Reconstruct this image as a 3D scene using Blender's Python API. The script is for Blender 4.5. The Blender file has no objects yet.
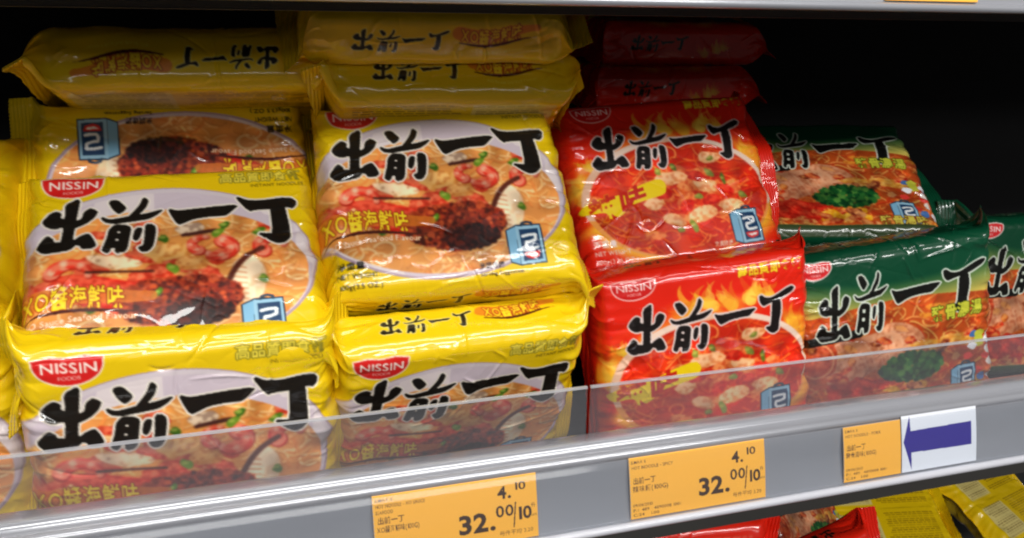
import bpy, math, random
import numpy as np
from mathutils import Matrix, Vector
R_ = math.radians
sc = bpy.context.scene
COL = sc.collection

# ------------------------------------------------------------------ camera frame
# All survey numbers are metres from the eye point (X along the shelf, Y into it, Z up).
# ORG moves them so that Z = 0 is the shelf deck and Y = 0 its front edge.
ORG = Vector((0.0, -0.385, 0.280))
FOC, CX, CY = 800.0, 512.0, 269.0
YAW, PITCH = R_(16.26), R_(14.9)
s_, c_, sp_, cp_ = math.sin(YAW), math.cos(YAW), math.sin(PITCH), math.cos(PITCH)
CR = Vector((c_, -s_, 0)); CF = Vector((s_*cp_, c_*cp_, -sp_)); CU = Vector((s_*sp_, c_*sp_, cp_))

cam_d = bpy.data.cameras.new('camera'); cam = bpy.data.objects.new('camera', cam_d); COL.objects.link(cam)
cam_d.sensor_width = 36; cam_d.lens = FOC/1024*36; cam_d.clip_start = 0.01; cam_d.clip_end = 50
mw = Matrix.Identity(4)
for i in range(3):
    mw[i][0], mw[i][1], mw[i][2], mw[i][3] = CR[i], CU[i], -CF[i], ORG[i]
cam.matrix_world = mw
sc.camera = cam

# ------------------------------------------------------------------ tagging helpers
def tag(o, label=None, cat=None, group=None, kind=None):
    if label: o['label'] = label
    if cat: o['category'] = cat
    if group: o['group'] = group
    if kind: o['kind'] = kind
    return o
def empty(name, mat=None):
    o = bpy.data.objects.new(name, None); COL.objects.link(o); o.empty_display_size = .02
    if mat is not None: o.matrix_world = mat
    return o
def link(name, me, mat, parent=None):
    o = bpy.data.objects.new(name, me); COL.objects.link(o)
    if mat: 
        me.materials.clear(); me.materials.append(mat)
    if parent: o.parent = parent
    return o

# ------------------------------------------------------------------ painting: a tiny raster for printed artwork
def s2l(a):
    a = np.clip(a, 0, 1)
    return np.where(a <= .04045, a/12.92, ((a+.055)/1.055)**2.4)
def hexc(r, g, b): return np.array((r, g, b), np.float32)/255.

class Art:
    def __init__(s, x0, x1, v0, v1, px, bg):
        s.x0, s.v0, s.px = x0, v0, px
        s.w, s.h = int(round((x1-x0)/px)), int(round((v1-v0)/px))
        s.img = np.empty((s.h, s.w, 3), np.float32); s.img[:] = hexc(*bg)
        s.X = (x0+(np.arange(s.w)+.5)*px)[None, :].astype(np.float32)
        s.V = (v0+(np.arange(s.h)+.5)*px)[:, None].astype(np.float32)
    def blank(s): return np.zeros((s.h, s.w), bool)
    def bbox(s, P, pad=1):
        a = np.asarray(P)
        i0 = max(0, int((a[:, 0].min()-s.x0)/s.px)-pad); i1 = min(s.w, int((a[:, 0].max()-s.x0)/s.px)+pad+1)
        j0 = max(0, int((a[:, 1].min()-s.v0)/s.px)-pad); j1 = min(s.h, int((a[:, 1].max()-s.v0)/s.px)+pad+1)
        return i0, i1, j0, j1
    def poly(s, P, M=None):
        M = s.blank() if M is None else M
        P = np.asarray(P, float)
        i0, i1, j0, j1 = s.bbox(P)
        if i1 <= i0 or j1 <= j0: return M
        x, y = s.X[:, i0:i1], s.V[j0:j1]
        ins = np.zeros((j1-j0, i1-i0), bool)
        Q = np.roll(P, -1, 0)
        for (ax, ay), (bx, by) in zip(P, Q):
            if ay == by: continue
            ins ^= ((ay > y) != (by > y)) & (x < (bx-ax)*(y-ay)/(by-ay)+ax)
        M[j0:j1, i0:i1] |= ins
        return M
    def tris(s, T, M=None):
        M = s.blank() if M is None else M
        for a in T:
            i0, i1, j0, j1 = s.bbox(a)
            if i1 <= i0 or j1 <= j0: continue
            x, y = s.X[:, i0:i1], s.V[j0:j1]
            e = [(a[(k+1) % 3][0]-a[k][0])*(y-a[k][1])-(a[(k+1) % 3][1]-a[k][1])*(x-a[k][0]) for k in range(3)]
            M[j0:j1, i0:i1] |= ((e[0] >= 0) & (e[1] >= 0) & (e[2] >= 0)) | ((e[0] <= 0) & (e[1] <= 0) & (e[2] <= 0))
        return M
    def ell(s, cx, cy, rx, ry, a=0):
        ca, sa = math.cos(a), math.sin(a)
        dx, dy = s.X-cx, s.V-cy
        return ((dx*ca+dy*sa)/rx)**2+((-dx*sa+dy*ca)/ry)**2
    def put(s, M, col, al=1.0):
        c = hexc(*col)
        if np.isscalar(al) and al >= 1: s.img[M] = c
        elif np.isscalar(al): s.img[M] = s.img[M]*(1-al)+c*al
        else: s.img[:] = s.img*(1-(al*M)[..., None])+c*(al*M)[..., None]
    def grow(s, M, mm):
        r = int(round(mm/s.px))
        if r < 1: return M.copy()
        ys, xs = np.where(M)
        if len(ys) == 0: return M.copy()
        j0, j1, i0, i1 = max(0, ys.min()-r), min(s.h, ys.max()+r+1), max(0, xs.min()-r), min(s.w, xs.max()+r+1)
        S = M[j0:j1, i0:i1]; O = S.copy()
        for dj in range(-r, r+1):
            for di in range(-r, r+1):
                if di*di+dj*dj > r*r+.5 or (di == 0 and dj == 0): continue
                a = S[max(0, -dj):S.shape[0]-max(0, dj), max(0, -di):S.shape[1]-max(0, di)]
                O[max(0, dj):S.shape[0]-max(0, -dj), max(0, di):S.shape[1]-max(0, -di)] |= a
        G = M.copy(); G[j0:j1, i0:i1] |= O
        return G
    def stamp(s, pts, r, cols, clip=None, al=1.0):
        pts = np.asarray(pts, float); n = len(pts)
        r = np.broadcast_to(np.asarray(r, float), (n,)); k = int(math.ceil(r.max()/s.px))
        d = np.arange(-k, k+1); DJ, DI = np.meshgrid(d, d, indexing='ij'); rr = np.hypot(DI, DJ)*s.px
        I = ((pts[:, 0]-s.x0)/s.px).astype(int); J = ((pts[:, 1]-s.v0)/s.px).astype(int)
        II = I[:, None, None]+DI; JJ = J[:, None, None]+DJ
        ok = (rr[None] <= r[:, None, None]) & (II >= 0) & (II < s.w) & (JJ >= 0) & (JJ < s.h)
        cols = np.broadcast_to(np.asarray(cols, np.float32), (n, 3))
        n_i = np.broadcast_to(np.arange(n)[:, None, None], ok.shape)[ok]
        jj, ii = JJ[ok], II[ok]
        if clip is not None:
            q = clip[jj, ii]; jj, ii, n_i = jj[q], ii[q], n_i[q]
        s.img[jj, ii] = s.img[jj, ii]*(1-al)+cols[n_i]*al
    def smooth(s, k):
        a = s.img
        for ax in (0, 1):
            acc = np.zeros_like(a)
            for d in range(-k, k+1): acc += np.roll(a, d, ax)
            a = acc/(2*k+1)
        s.img = a
    def soften(s, M, k):
        old = s.img.copy(); s.smooth(k); s.img = np.where(M[..., None], s.img, old)
    def sample(s, x, v):
        fx = np.clip((x-s.x0)/s.px-.5, 0, s.w-1.001); fv = np.clip((v-s.v0)/s.px-.5, 0, s.h-1.001)
        i, j = fx.astype(int), fv.astype(int); a, b = (fx-i)[..., None], (fv-j)[..., None]
        m = s.img
        return (m[j, i]*(1-a)+m[j, i+1]*a)*(1-b)+(m[j+1, i]*(1-a)+m[j+1, i+1]*a)*b

def noise2(rng, x, y, sc_):
    """smooth value noise, x and y arrays in mm, feature size sc_ mm"""
    g = rng.random((64, 64)).astype(np.float32)
    fx, fy = x/sc_+1000.3, y/sc_+1000.7
    i, j = np.floor(fx).astype(int), np.floor(fy).astype(int)
    a, b = fx-i, fy-j
    a = a*a*(3-2*a); b = b*b*(3-2*b)
    G = lambda p, q: g[q % 64, p % 64]
    return (G(i, j)*(1-a)+G(i+1, j)*a)*(1-b)+(G(i, j+1)*(1-a)+G(i+1, j+1)*a)*b

def chaikin(P, n=1):
    P = np.asarray(P, float)
    for _ in range(n):
        Q = np.roll(P, -1, 0)
        P = np.stack([P*.8+Q*.2, P*.2+Q*.8], 1).reshape(-1, 2)
    return P

# ------------------------------------------------------------------ lettering (Blender's own built-in font turned into triangles)
_cu = bpy.data.curves.new('lettering', 'FONT'); _to = bpy.data.objects.new('lettering', _cu); COL.objects.link(_to)
_glyph = {}
def glyph(ch, bold=0.0):
    k = (ch, bold)
    if k not in _glyph:
        _cu.body = ch; _cu.offset = bold; _cu.resolution_u = 3
        dg = bpy.context.evaluated_depsgraph_get(); dg.update()
        e = _to.evaluated_get(dg); m = e.to_mesh()
        m.calc_loop_triangles()
        co = np.array([v.co[:2] for v in m.vertices], float).reshape(-1, 2)
        t = np.array([t.vertices[:] for t in m.loop_triangles], int).reshape(-1, 3)
        adv = co[:, 0].max() if len(co) else .3
        _glyph[k] = (co[t] if len(t) else np.zeros((0, 3, 2)), adv)
        e.to_mesh_clear()
    return _glyph[k]
def text_tris(txt, x, v, size, width=None, bold=0.0, gap=.06, warp=None):
    """left end x, baseline v (down is +), letter size in mm"""
    out, cur = [], 0.0
    for ch in txt:
        if ch == ' ': cur += .33; continue
        T, adv = glyph(ch, bold)
        T = T.copy(); T[..., 0] += cur; out.append(T)
        cur += adv+gap
    T = np.concatenate(out)
    sx = size if width is None else width/max(cur-gap, .01)
    T[..., 0] = x+T[..., 0]*sx; T[..., 1] = v-T[..., 1]*size
    if warp: 
        T[..., 1] += warp(T[..., 0])
    return T

# brush-lettered name, one list of strokes per character (mm on the pack face)
BRUSH = {
'a': [[[28.2,23.0],[33.6,19.8],[34.1,22.0],[32.7,33.5],[31.3,46.6],[31.8,51.3],[26.3,50.8],[27.2,43.8],[28.2,32.7]],[[17.8,33.1],[19.6,29.7],[23.1,27.2],[25.8,28.7],[25.4,32.2],[28.5,33.5],[28.5,37.9],[22.2,38.3],[18.9,36.0]],[[31.8,35.7],[35.9,34.0],[36.8,29.1],[39.2,26.9],[42.6,29.0],[41.3,32.9],[38.4,36.5],[34.9,38.5],[32.1,39.5]],[[14.7,49.5],[19.8,43.0],[22.3,45.0],[22.6,47.6],[27.2,48.4],[32.8,47.9],[34.6,46.7],[34.0,49.6],[30.4,53.6],[24.0,54.0],[18.5,54.3]],[[33.3,46.9],[38.5,44.3],[40.5,47.7],[41.9,52.6],[39.9,53.8],[36.0,53.8],[35.2,51.4],[32.0,50.2]]],
'b': [[[49.7,22.0],[53.7,21.4],[57.8,27.0],[56.4,29.3],[54.2,30.8],[51.7,27.5]],[[64.8,25.5],[66.6,20.2],[68.5,22.5],[67.3,27.0],[64.7,30.7],[61.0,34.6],[56.0,35.8],[60.2,32.0]],[[46.1,32.5],[49.7,34.9],[54.0,34.3],[61.1,32.7],[68.1,31.8],[75.7,29.6],[73.0,32.6],[68.9,35.1],[62.7,35.9],[57.5,36.5],[52.2,37.2],[47.5,36.0]],[[49.9,41.6],[52.2,38.4],[57.4,38.8],[59.9,40.5],[58.8,47.4],[57.8,54.5],[56.3,56.8],[52.8,56.9],[53.3,53.2],[50.7,53.2],[49.3,56.6],[46.7,55.1],[47.7,51.6],[49.2,46.7]],[[62.4,41.2],[65.2,41.2],[64.3,46.2],[62.7,49.6],[61.0,48.3]],[[67.2,38.9],[71.0,39.6],[71.7,43.4],[70.2,53.6],[68.2,56.9],[65.1,57.1],[63.4,53.9],[66.1,53.4],[67.0,45.7]]],
'c': [[[76.6,33.4],[80.1,35.0],[88.6,34.4],[97.6,33.8],[106.3,33.7],[104.0,35.9],[100.7,38.5],[95.7,38.2],[87.6,38.9],[82.1,41.1],[80.3,41.4],[78.2,37.3]]],
'd': [[[109.2,26.2],[111.1,25.5],[113.8,28.0],[117.9,28.7],[123.5,26.4],[129.2,23.6],[133.4,22.4],[135.2,23.7],[133.3,26.4],[129.1,28.4],[124.4,30.3],[116.0,32.1],[111.8,33.5],[109.8,30.5]],[[118.8,30.4],[124.4,29.4],[124.6,38.8],[123.1,47.1],[122.5,52.9],[119.2,54.5],[116.4,53.5],[112.8,49.1],[117.0,49.3],[118.1,42.0]]],
}
_d = lambda P: [[105.5+(x-212)/310*33, 24+(y-128)/304*35] for x, y in P]
BRUSH['e'] = [_d([(212,130),(225,128),(260,150),(330,160),(440,148),(500,150),(522,165),(515,200),(500,212),(470,200),(385,214),(300,214),(272,224)]), _d([(385,190),(455,185),(468,330),(468,400),(440,425),(400,432),(360,410),(305,366),(350,374),(385,378)])]
BRUSH_HOLES = [[[53.2,42.2],[55.6,42.4],[55.2,44.4],[52.8,44.2]],[[52.4,47.2],[54.8,47.4],[54.4,49.4],[52.0,49.2]]]
BOX0 = {'a': (14.7,19.8,42.6,54.3), 'b': (46.1,20.2,75.7,57.1), 'c': (76.6,33.4,106.3,41.4), 'd': (109.2,22.4,135.2,54.5), 'e': (105.5,24,138.5,59)}
def brush_mask(A, boxes, shear=0.0, holes=True):
    """boxes: letter -> (x0, v0, x1, v1) target box"""
    M = A.blank()
    H = A.blank()
    for k, (x0, v0, x1, v1) in boxes.items():
        a0, b0, a1, b1 = BOX0[k]
        def tr(P):
            P = np.asarray(P, float).copy()
            u = (P[:, 0]-a0)/(a1-a0); w = (P[:, 1]-b0)/(b1-b0)
            return np.stack([x0+u*(x1-x0), v0+w*(v1-v0)+shear*(u-.5)*(x1-x0)], 1)
        for st in BRUSH[k]: A.poly(chaikin(tr(st)), M)
        if k == 'b' and holes:
            for h in BRUSH_HOLES: A.poly(tr(h), H)
    return M & ~H
SAME = {k: BOX0[k] for k in 'abcd'}
YEL = {'a': (3,19,33,54), 'b': (35,20,66,58), 'c': (69,29.5,106,41), 'e': (105.5,24,138.5,59)}
def small_name(A, x0, v0, x1, v1, outline, ink=(20,18,16)):
    b = {}
    for k, (a0, b0, a1, b1) in SAME.items():
        f = lambda x: x0+(x-14.7)/(135.2-14.7)*(x1-x0)
        g = lambda y: v0+(y-19.8)/(57.1-19.8)*(v1-v0)
        b[k] = (f(a0), g(b0), f(a1), g(b1))
    M = brush_mask(A, b, holes=False)
    A.put(A.grow(M, .5), outline); A.put(M, ink)

def strands(A, rng, clip, n, box, dark, cols, w=.8, ln=(12, 36), curl=.10):
    x0, v0, x1, v1 = box
    for _ in range(n):
        L = rng.uniform(*ln); m = int(L/.35)
        a = rng.uniform(0, 6.28); k = rng.normal(0, curl)
        kk = np.clip(k+np.cumsum(rng.normal(0, curl*.12, m)), -.2, .2); an = a+np.cumsum(kk*.35)
        P = np.stack([rng.uniform(x0, x1)+np.cumsum(np.cos(an))*.35, rng.uniform(v0, v1)+np.cumsum(np.sin(an)*.8)*.35], 1)
        c = hexc(*cols[rng.integers(len(cols))])*rng.uniform(.92, 1.06)
        ww = w*rng.uniform(.7, 1.2)
        A.stamp(P+[0, ww*.55], ww*.95, hexc(*dark), clip, .75)
        A.stamp(P, ww*.75, c, clip)
        A.stamp(P-[0, ww*.25], ww*.3, np.minimum(c*1.15+.05, 1), clip)
def blob(rng, cx, cy, rx, ry, a=0, n=12, j=.2):
    t = np.linspace(0, 6.283, n, endpoint=False); r = 1+rng.uniform(-j, j, n)
    x, y = np.cos(t)*rx*r, np.sin(t)*ry*r
    return chaikin(np.stack([cx+x*math.cos(a)-y*math.sin(a), cy+x*math.sin(a)+y*math.cos(a)], 1), 2)
def lump(A, rng, cx, cy, rx, ry, a, base, lite, dark, clip=None):
    """a rounded morsel in the food picture: printed modelling is part of the print"""
    P = blob(rng, cx, cy, rx, ry, a)
    M = A.poly(P)
    if clip is not None: M &= clip
    A.put(A.grow(M, .4) & (clip if clip is not None else True), dark, .35); A.put(M, base)
    D = A.ell(cx-rx*.2, cy-ry*.3, rx*.75, ry*.6, a)
    A.put(M & (D < 1.0), lite, .55)
    n = noise2(rng, A.X+A.V*.3, A.V-A.X*.2, 2.2)
    A.put(M & (n > .62), lite, .5); A.put(M & (n < .34), dark, .4)
def shrimp(A, rng, cx, cy, r, a0, a1, w, clip=None):
    t = np.linspace(a0, a1, 60); P = np.stack([cx+np.cos(t)*r, cy+np.sin(t)*r*.8], 1)
    ww = w*(1-.55*np.linspace(0, 1, 60)); st = np.clip(np.sin(np.linspace(0, 20, 60))*.9, 0, .7)[:, None]
    A.stamp(P+[.3, .5], ww*1.08, hexc(150, 30, 20), clip)
    A.stamp(P, ww, hexc(236, 176, 156)*st+hexc(216, 60, 46)*(1-st), clip)
    A.stamp(P+[-.5, -.5], ww*.45, hexc(246, 208, 192)*st+hexc(234, 110, 90)*(1-st), clip)
def leafbits(A, rng, spots, cols, r=3.0, clip=None):
    for (x, y) in spots:
        P = blob(rng, x, y, r*rng.uniform(.8, 1.3), r*rng.uniform(.5, .8), rng.uniform(0, 3), 9, .3)
        M = A.poly(P)
        if clip is not None: M &= clip
        A.put(M, cols[rng.integers(len(cols))])
        A.put(M & (A.ell(x-r*.2, y-r*.2, r*.5, r*.3) < 1), (190, 215, 110), .6)

def maker_badge(A, x0, x1, v0, v1, fill, outline, ink):
    w, h = x1-x0, v1-v0
    t = np.linspace(0, math.pi, 24)
    P = [(x0, v0+h*.08), (x0+w*.25, v0+h*.0), (x0+w*.5, v0+h*.06), (x0+w*.75, v0), (x1, v0+h*.08)]
    P += [(x0+w*.5+w*.5*math.cos(q)*(.98), v0+h*.16+h*.84*math.sin(q)**.85) for q in t]
    M = A.poly(P); A.put(A.grow(M, .8), outline)
    A.put(M, fill)
    wp = lambda x: -1.0*np.sin((x-x0)/w*math.pi*2)*.35
    A.put(A.tris(text_tris('NISSIN', x0+w*.10, v0+h*.56, h*.52, w*.80, .012, warp=wp)), ink)
    A.put(A.tris(text_tris('FOODS', x0+w*.34, v0+h*.82, h*.2, w*.32, .01)), ink)

def carry_box(A, x0, v0, x1, v1):
    """blue delivery box printed at the lower right of the face"""
    w, h = x1-x0, v1-v0
    A.put(A.poly([(x0-1.2, v0+1), (x0+w*.28, v0-2.2), (x1+1, v0-1.8), (x1+1.2, v1+.6), (x0+w*.25, v1+1.2), (x0-1, v1-1.5)]), (20, 40, 60))
    A.put(A.poly([(x0-.5, v0+1.4), (x0+w*.26, v0-.9), (x0+w*.24, v1+.2), (x0-.3, v1-2.0)]), (126, 178, 208))
    A.put(A.poly([(x0+w*.26, v0-1.2), (x1+.3, v0-1.0), (x1+.5, v1-.1), (x0+w*.26, v1+.4)]), (150, 192, 214))
    A.put(A.poly([(x0+w*.36, v0+1.2), (x1-1.2, v0+1.2), (x1-1.0, v1-2), (x0+w*.36, v1-1.6)]), (22, 58, 96))
    G_ = np.array([(.44, .25), (.62, .22), (.84, .22), (.82, .36), (.66, .41), (.52, .42), (.50, .52), (.54, .60), (.70, .61), (.86, .58)])
    q = np.linspace(0, len(G_)-1.001, 120); i = q.astype(int); f_ = (q-i)[:, None]
    A.stamp((G_[i]*(1-f_)+G_[i+1]*f_)*[w, h]+[x0, v0], .85, hexc(238, 240, 240))
    A.put(A.poly([(x0+w*.40, v0+h*.70), (x1-2.0, v0+h*.68), (x1-3.0, v0+h*.84), (x0+w*.62, v0+h*.90), (x0+w*.46, v0+h*.84)]), (214, 40, 44))
    A.put(A.poly([(x0+w*.46, v0+h*.75), (x1-3.4, v0+h*.74), (x1-4.4, v0+h*.80), (x0+w*.60, v0+h*.82)]), (238, 236, 230))
    t = np.linspace(math.pi, 2*math.pi, 20)
    A.stamp(np.stack([x0+w*.62+np.cos(t)*3.4, v0-1.4+np.sin(t)*2.2], 1), .8, hexc(40, 60, 80))
def xo_ribbon(A, x0, x1, v, sz, sag, tilt=0.0):
    """flavour ribbon: yellow letters on a red brush sweep with a dark under-line"""
    w = x1-x0
    f = lambda x: sag*np.sin((x-x0)/w*math.pi*1.35)+tilt*(x-x0)
    q = np.linspace(0, 1.06, 90); xs = x0-1+q*w*1.04
    A.stamp(np.stack([xs, v-sz*.42+f(xs)], 1), sz*.4*np.clip(1.15-q*.6, .1, 1), hexc(216, 116, 36), None, .8)
    A.stamp(np.stack([xs, v+sz*.18+f(xs)], 1), .75*np.sin(np.clip(q*.95+.04, 0, 1)*math.pi)+.25, hexc(70, 22, 14))
    T = text_tris('XO醬海鮮味', x0, v, sz, w*.86, .02, warp=f)
    M = A.tris(T); A.put(A.grow(M, .45), (150, 40, 16)); A.put(M, (244, 214, 40))

FW, W, H, T = 20.0, 145.0, 130.0, 36.0          # seal length, face width, face height, thickness (mm)
VB = H/2                                          # half of the back panel
def new_art(bg): return Art(-FW-1, W+FW+1, -T-VB-1, H+T+VB+1, .28, bg)

def back_print(A, ink, rng, paper):
    for sgn in (0, 1):
        v0 = -T-VB if sgn == 0 else H+T
        y = v0+8
        A.put(A.poly([(84, v0+6), (138, v0+6), (138, v0+56), (84, v0+56)]), paper, .75)
        while y < v0+58:
            x = 10
            while x < 76:
                L = rng.uniform(3, 9); 
                if x+L < 78: A.put(A.poly([(x, y), (x+L, y), (x+L, y+1.1), (x, y+1.1)]), ink, .65)
                x += L+1.2
            x = 87
            while x < 134:
                L = rng.uniform(3, 8)
                if x+L < 136: A.put(A.poly([(x, y), (x+L, y), (x+L, y+.9), (x, y+.9)]), ink, .65)
                x += L+1.2
            y += 3.4

def art_yellow():
    rng = np.random.default_rng(5)
    A = new_art((232, 194, 13)); K = (24, 20, 16)
    face = (A.V > -2) & (A.V < H+2) & (A.X > -6) & (A.X < W+8)
    out = (A.ell(66, 70, 80, 56, .03) < 1) & face
    lip = (A.ell(66, 71, 77.5, 53.5, .03) < 1) & face
    inn = (A.ell(66, 76, 75, 46.5, .04) < 1) & face
    A.put(out, (214, 200, 204)); 
    A.put(out & ~(A.ell(66, 69.4, 78.8, 54.8, .03) < 1), (176, 150, 166))
    A.put(lip, (226, 212, 212))
    n = noise2(rng, A.X, A.V, 26); A.put(lip & (n > .55), (190, 172, 190), .5)
    A.put(inn, (224, 158, 92))
    A.put(inn & (noise2(rng, A.X, A.V, 14) > .55), (226, 164, 88), .7)
    strands(A, rng, inn, 260, (-4, 34, W+4, 122), (196, 120, 60), [(236, 184, 120), (244, 204, 148), (228, 164, 96), (248, 218, 172), (222, 142, 76)])
    # seafood on top
    mid = inn
    for _ in range(44):
        x, y = rng.normal(62, 28), rng.normal(72, 14)
        lump(A, rng, x, y, rng.uniform(4, 9), rng.uniform(2.5, 5), rng.uniform(-.6, .6), (212, 66, 44), (238, 140, 108), (150, 34, 18), mid)
    lump(A, rng, 34, 78, 22, 6, .25, (214, 50, 34), (236, 110, 84), (150, 26, 14), mid)
    lump(A, rng, 40, 88, 24, 6, .2, (208, 44, 30), (232, 100, 74), (150, 26, 14), mid)
    lump(A, rng, 68, 60, 12, 6.5, -.05, (226, 170, 92), (246, 214, 150), (170, 90, 40), mid)
    lump(A, rng, 80, 69, 9, 5, .1, (222, 156, 84), (244, 204, 140), (160, 80, 36), mid)
    shrimp(A, rng, 94, 60, 7, -1.3, 2.6, 4.2, mid); shrimp(A, rng, 122, 60, 6.5, 2.4, 6.2, 4.4, mid)
    shrimp(A, rng, 86, 56, 6, 2.0, 5.0, 3.2, mid)
    shrimp(A, rng, 20, 70, 9, 3.4, 6.4, 4.0, mid)
    lump(A, rng, 42, 64, 15, 4.6, .22, (238, 214, 184), (252, 240, 224), (120, 70, 50), mid)
    A.stamp(np.stack([np.linspace(28, 60, 60), 69+np.linspace(0, 3, 60)], 1), .8, hexc(74, 40, 34), mid)
    lump(A, rng, 80, 45, 8, 4, -.1, (240, 226, 210), (253, 246, 238), (90, 56, 52), mid)
    A.stamp(np.stack([np.linspace(76, 93, 40), 49-np.linspace(0, 2, 40)], 1), 1.2, hexc(80, 44, 40), mid)
    # squid slice with dark skin edge
    P = [(102, 68), (112, 66), (118, 76), (116, 92), (108, 100), (100, 92), (98, 80)]
    M = A.poly(chaikin(P, 2)); A.put(A.grow(M, .4), (170, 110, 80), .6); A.put(M, (236, 216, 190)); A.put(M & (noise2(rng, A.X, A.V, 5) > .55), (248, 240, 226))
    for q in range(7):
        A.stamp(np.stack([np.linspace(101, 107, 12), 73+q*3.4+np.linspace(0, 1.4, 12)], 1), .5, hexc(196, 150, 122), M)
    t = np.linspace(0, 1, 60); A.stamp(np.stack([97+t*20-2*np.sin(t*3.1), 84-t*22-3*np.sin(t*3.1)], 1), 1.6, hexc(86, 42, 34), mid)
    # dark sauce heap
    n = 1500; a = rng.uniform(0, 6.28, n); r = np.sqrt(rng.random(n))
    P = np.stack([73+np.cos(a)*r*31, 93+np.sin(a)*r*15+np.abs(np.cos(a))*r*-3], 1)
    cc = np.array([hexc(96, 30, 20), hexc(128, 44, 26), hexc(164, 62, 32), hexc(70, 22, 18), hexc(146, 48, 30), hexc(188, 84, 46)], np.float32)[rng.integers(0, 6, n)]
    A.stamp(P, rng.uniform(.7, 2.0, n), cc, mid)
    n = 500; a = rng.uniform(0, 6.28, n); r = np.sqrt(rng.random(n))
    A.stamp(np.stack([82+np.cos(a)*r*17, 100+np.sin(a)*r*8], 1), rng.uniform(.7, 1.6, n), np.array([hexc(48, 16, 18), hexc(30, 12, 14), hexc(84, 32, 24)], np.float32)[rng.integers(0, 3, n)], mid)
    leafbits(A, rng, [(94, 49), (70, 71), (62, 86), (116, 82), (66, 50), (116, 50), (30, 92), (98, 44)], [(74, 128, 30), (104, 152, 44), (58, 108, 28)], 3.6, mid)
    mot = (.80+.36*noise2(rng, A.X, A.V, 9))*(.88+.22*noise2(rng, A.X, A.V, 22)); A.img = np.where(inn[..., None], A.img*mot[..., None]*np.array([1.02, .93, .82]), A.img)
    A.soften(inn, 2)
    # printed name
    B = A.grow(brush_mask(A, YEL), .5); A.put(A.grow(B, 1.1), (238, 228, 214)); A.put(B, K)
    maker_badge(A, 5, 36, 2.5, 17.5, (214, 32, 30), (244, 226, 206), (252, 240, 226))
    M = A.tris(text_tris('高品質即食麵', 97, 11.5, 8.6, 46, .02)); G = A.grow(M, .45)
    A.put(G, (120, 110, 30)); A.put(A.grow(M, .1), (238, 214, 70))
    A.put(A.tris(text_tris('INSTANT NOODLES', 114, 16.4, 3.4, 30)), (70, 56, 14))
    xo_ribbon(A, -3, 54, 91, 14.5, -2.2)
    T2 = text_tris('XO Sauce Seafood Flavour', -2, 100, 5.0, 54, .01, warp=lambda x: -2*np.sin(x/54*3.14))
    M = A.tris(T2); A.put(A.grow(M, .35), (190, 96, 40), .8); A.put(M, (250, 240, 214))
    A.put(A.tris(text_tris('淨重量', 2, 114, 5.2, 16, .015)), K)
    A.put(A.tris(text_tris('NET WEIGHT', 2, 120.2, 4.4, 23, .012)), K)
    A.put(A.tris(text_tris('100g(3.5 OZ.)', 2, 126.4, 4.4, 25, .008)), K)
    A.put(A.tris(text_tris('烹調建議', 84, 121.5, 4.4, 15, .015)), (40, 24, 30))
    A.put(A.tris(text_tris('Serving Suggestion', 84, 126.5, 3.6, 26, .01)), (40, 24, 30))
    carry_box(A, 104, 97, 124, 121)
    for v0 in (-T, H):                                        # the two long sides
        small_name(A, 22, v0+9, 79, v0+25, (248, 236, 150))
        xo_ribbon(A, 86, 128, v0+17, 11, 2.6, -.03)
        A.put(A.tris(text_tris('XO Sauce Seafood Flavour', 92, v0+25.5, 3.2, 32, warp=lambda x: 1.5*np.sin((x-92)/32*4.2))), (250, 236, 130))
    back_print(A, (90, 60, 20), rng, (226, 214, 170))
    A.smooth(1)
    return A

def flames(A, rng, spots, cols, clip):
    for (x, y, r) in spots:
        for k in range(9):
            a = rng.uniform(0, 6.28); q = np.linspace(0, 1, 26); L = r*rng.uniform(.8, 1.8)
            P = np.stack([x+np.cos(a)*q*L+rng.normal(0, 1)+np.sin(q*5+k)*r*.2, y-abs(np.sin(a))*q*L*1.2+np.sin(q*4+k)*r*.2], 1)
            A.stamp(P, (1-q)*r*.42+.2, hexc(*cols[rng.integers(len(cols))])*rng.uniform(.93, 1.05), clip, .4)

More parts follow.
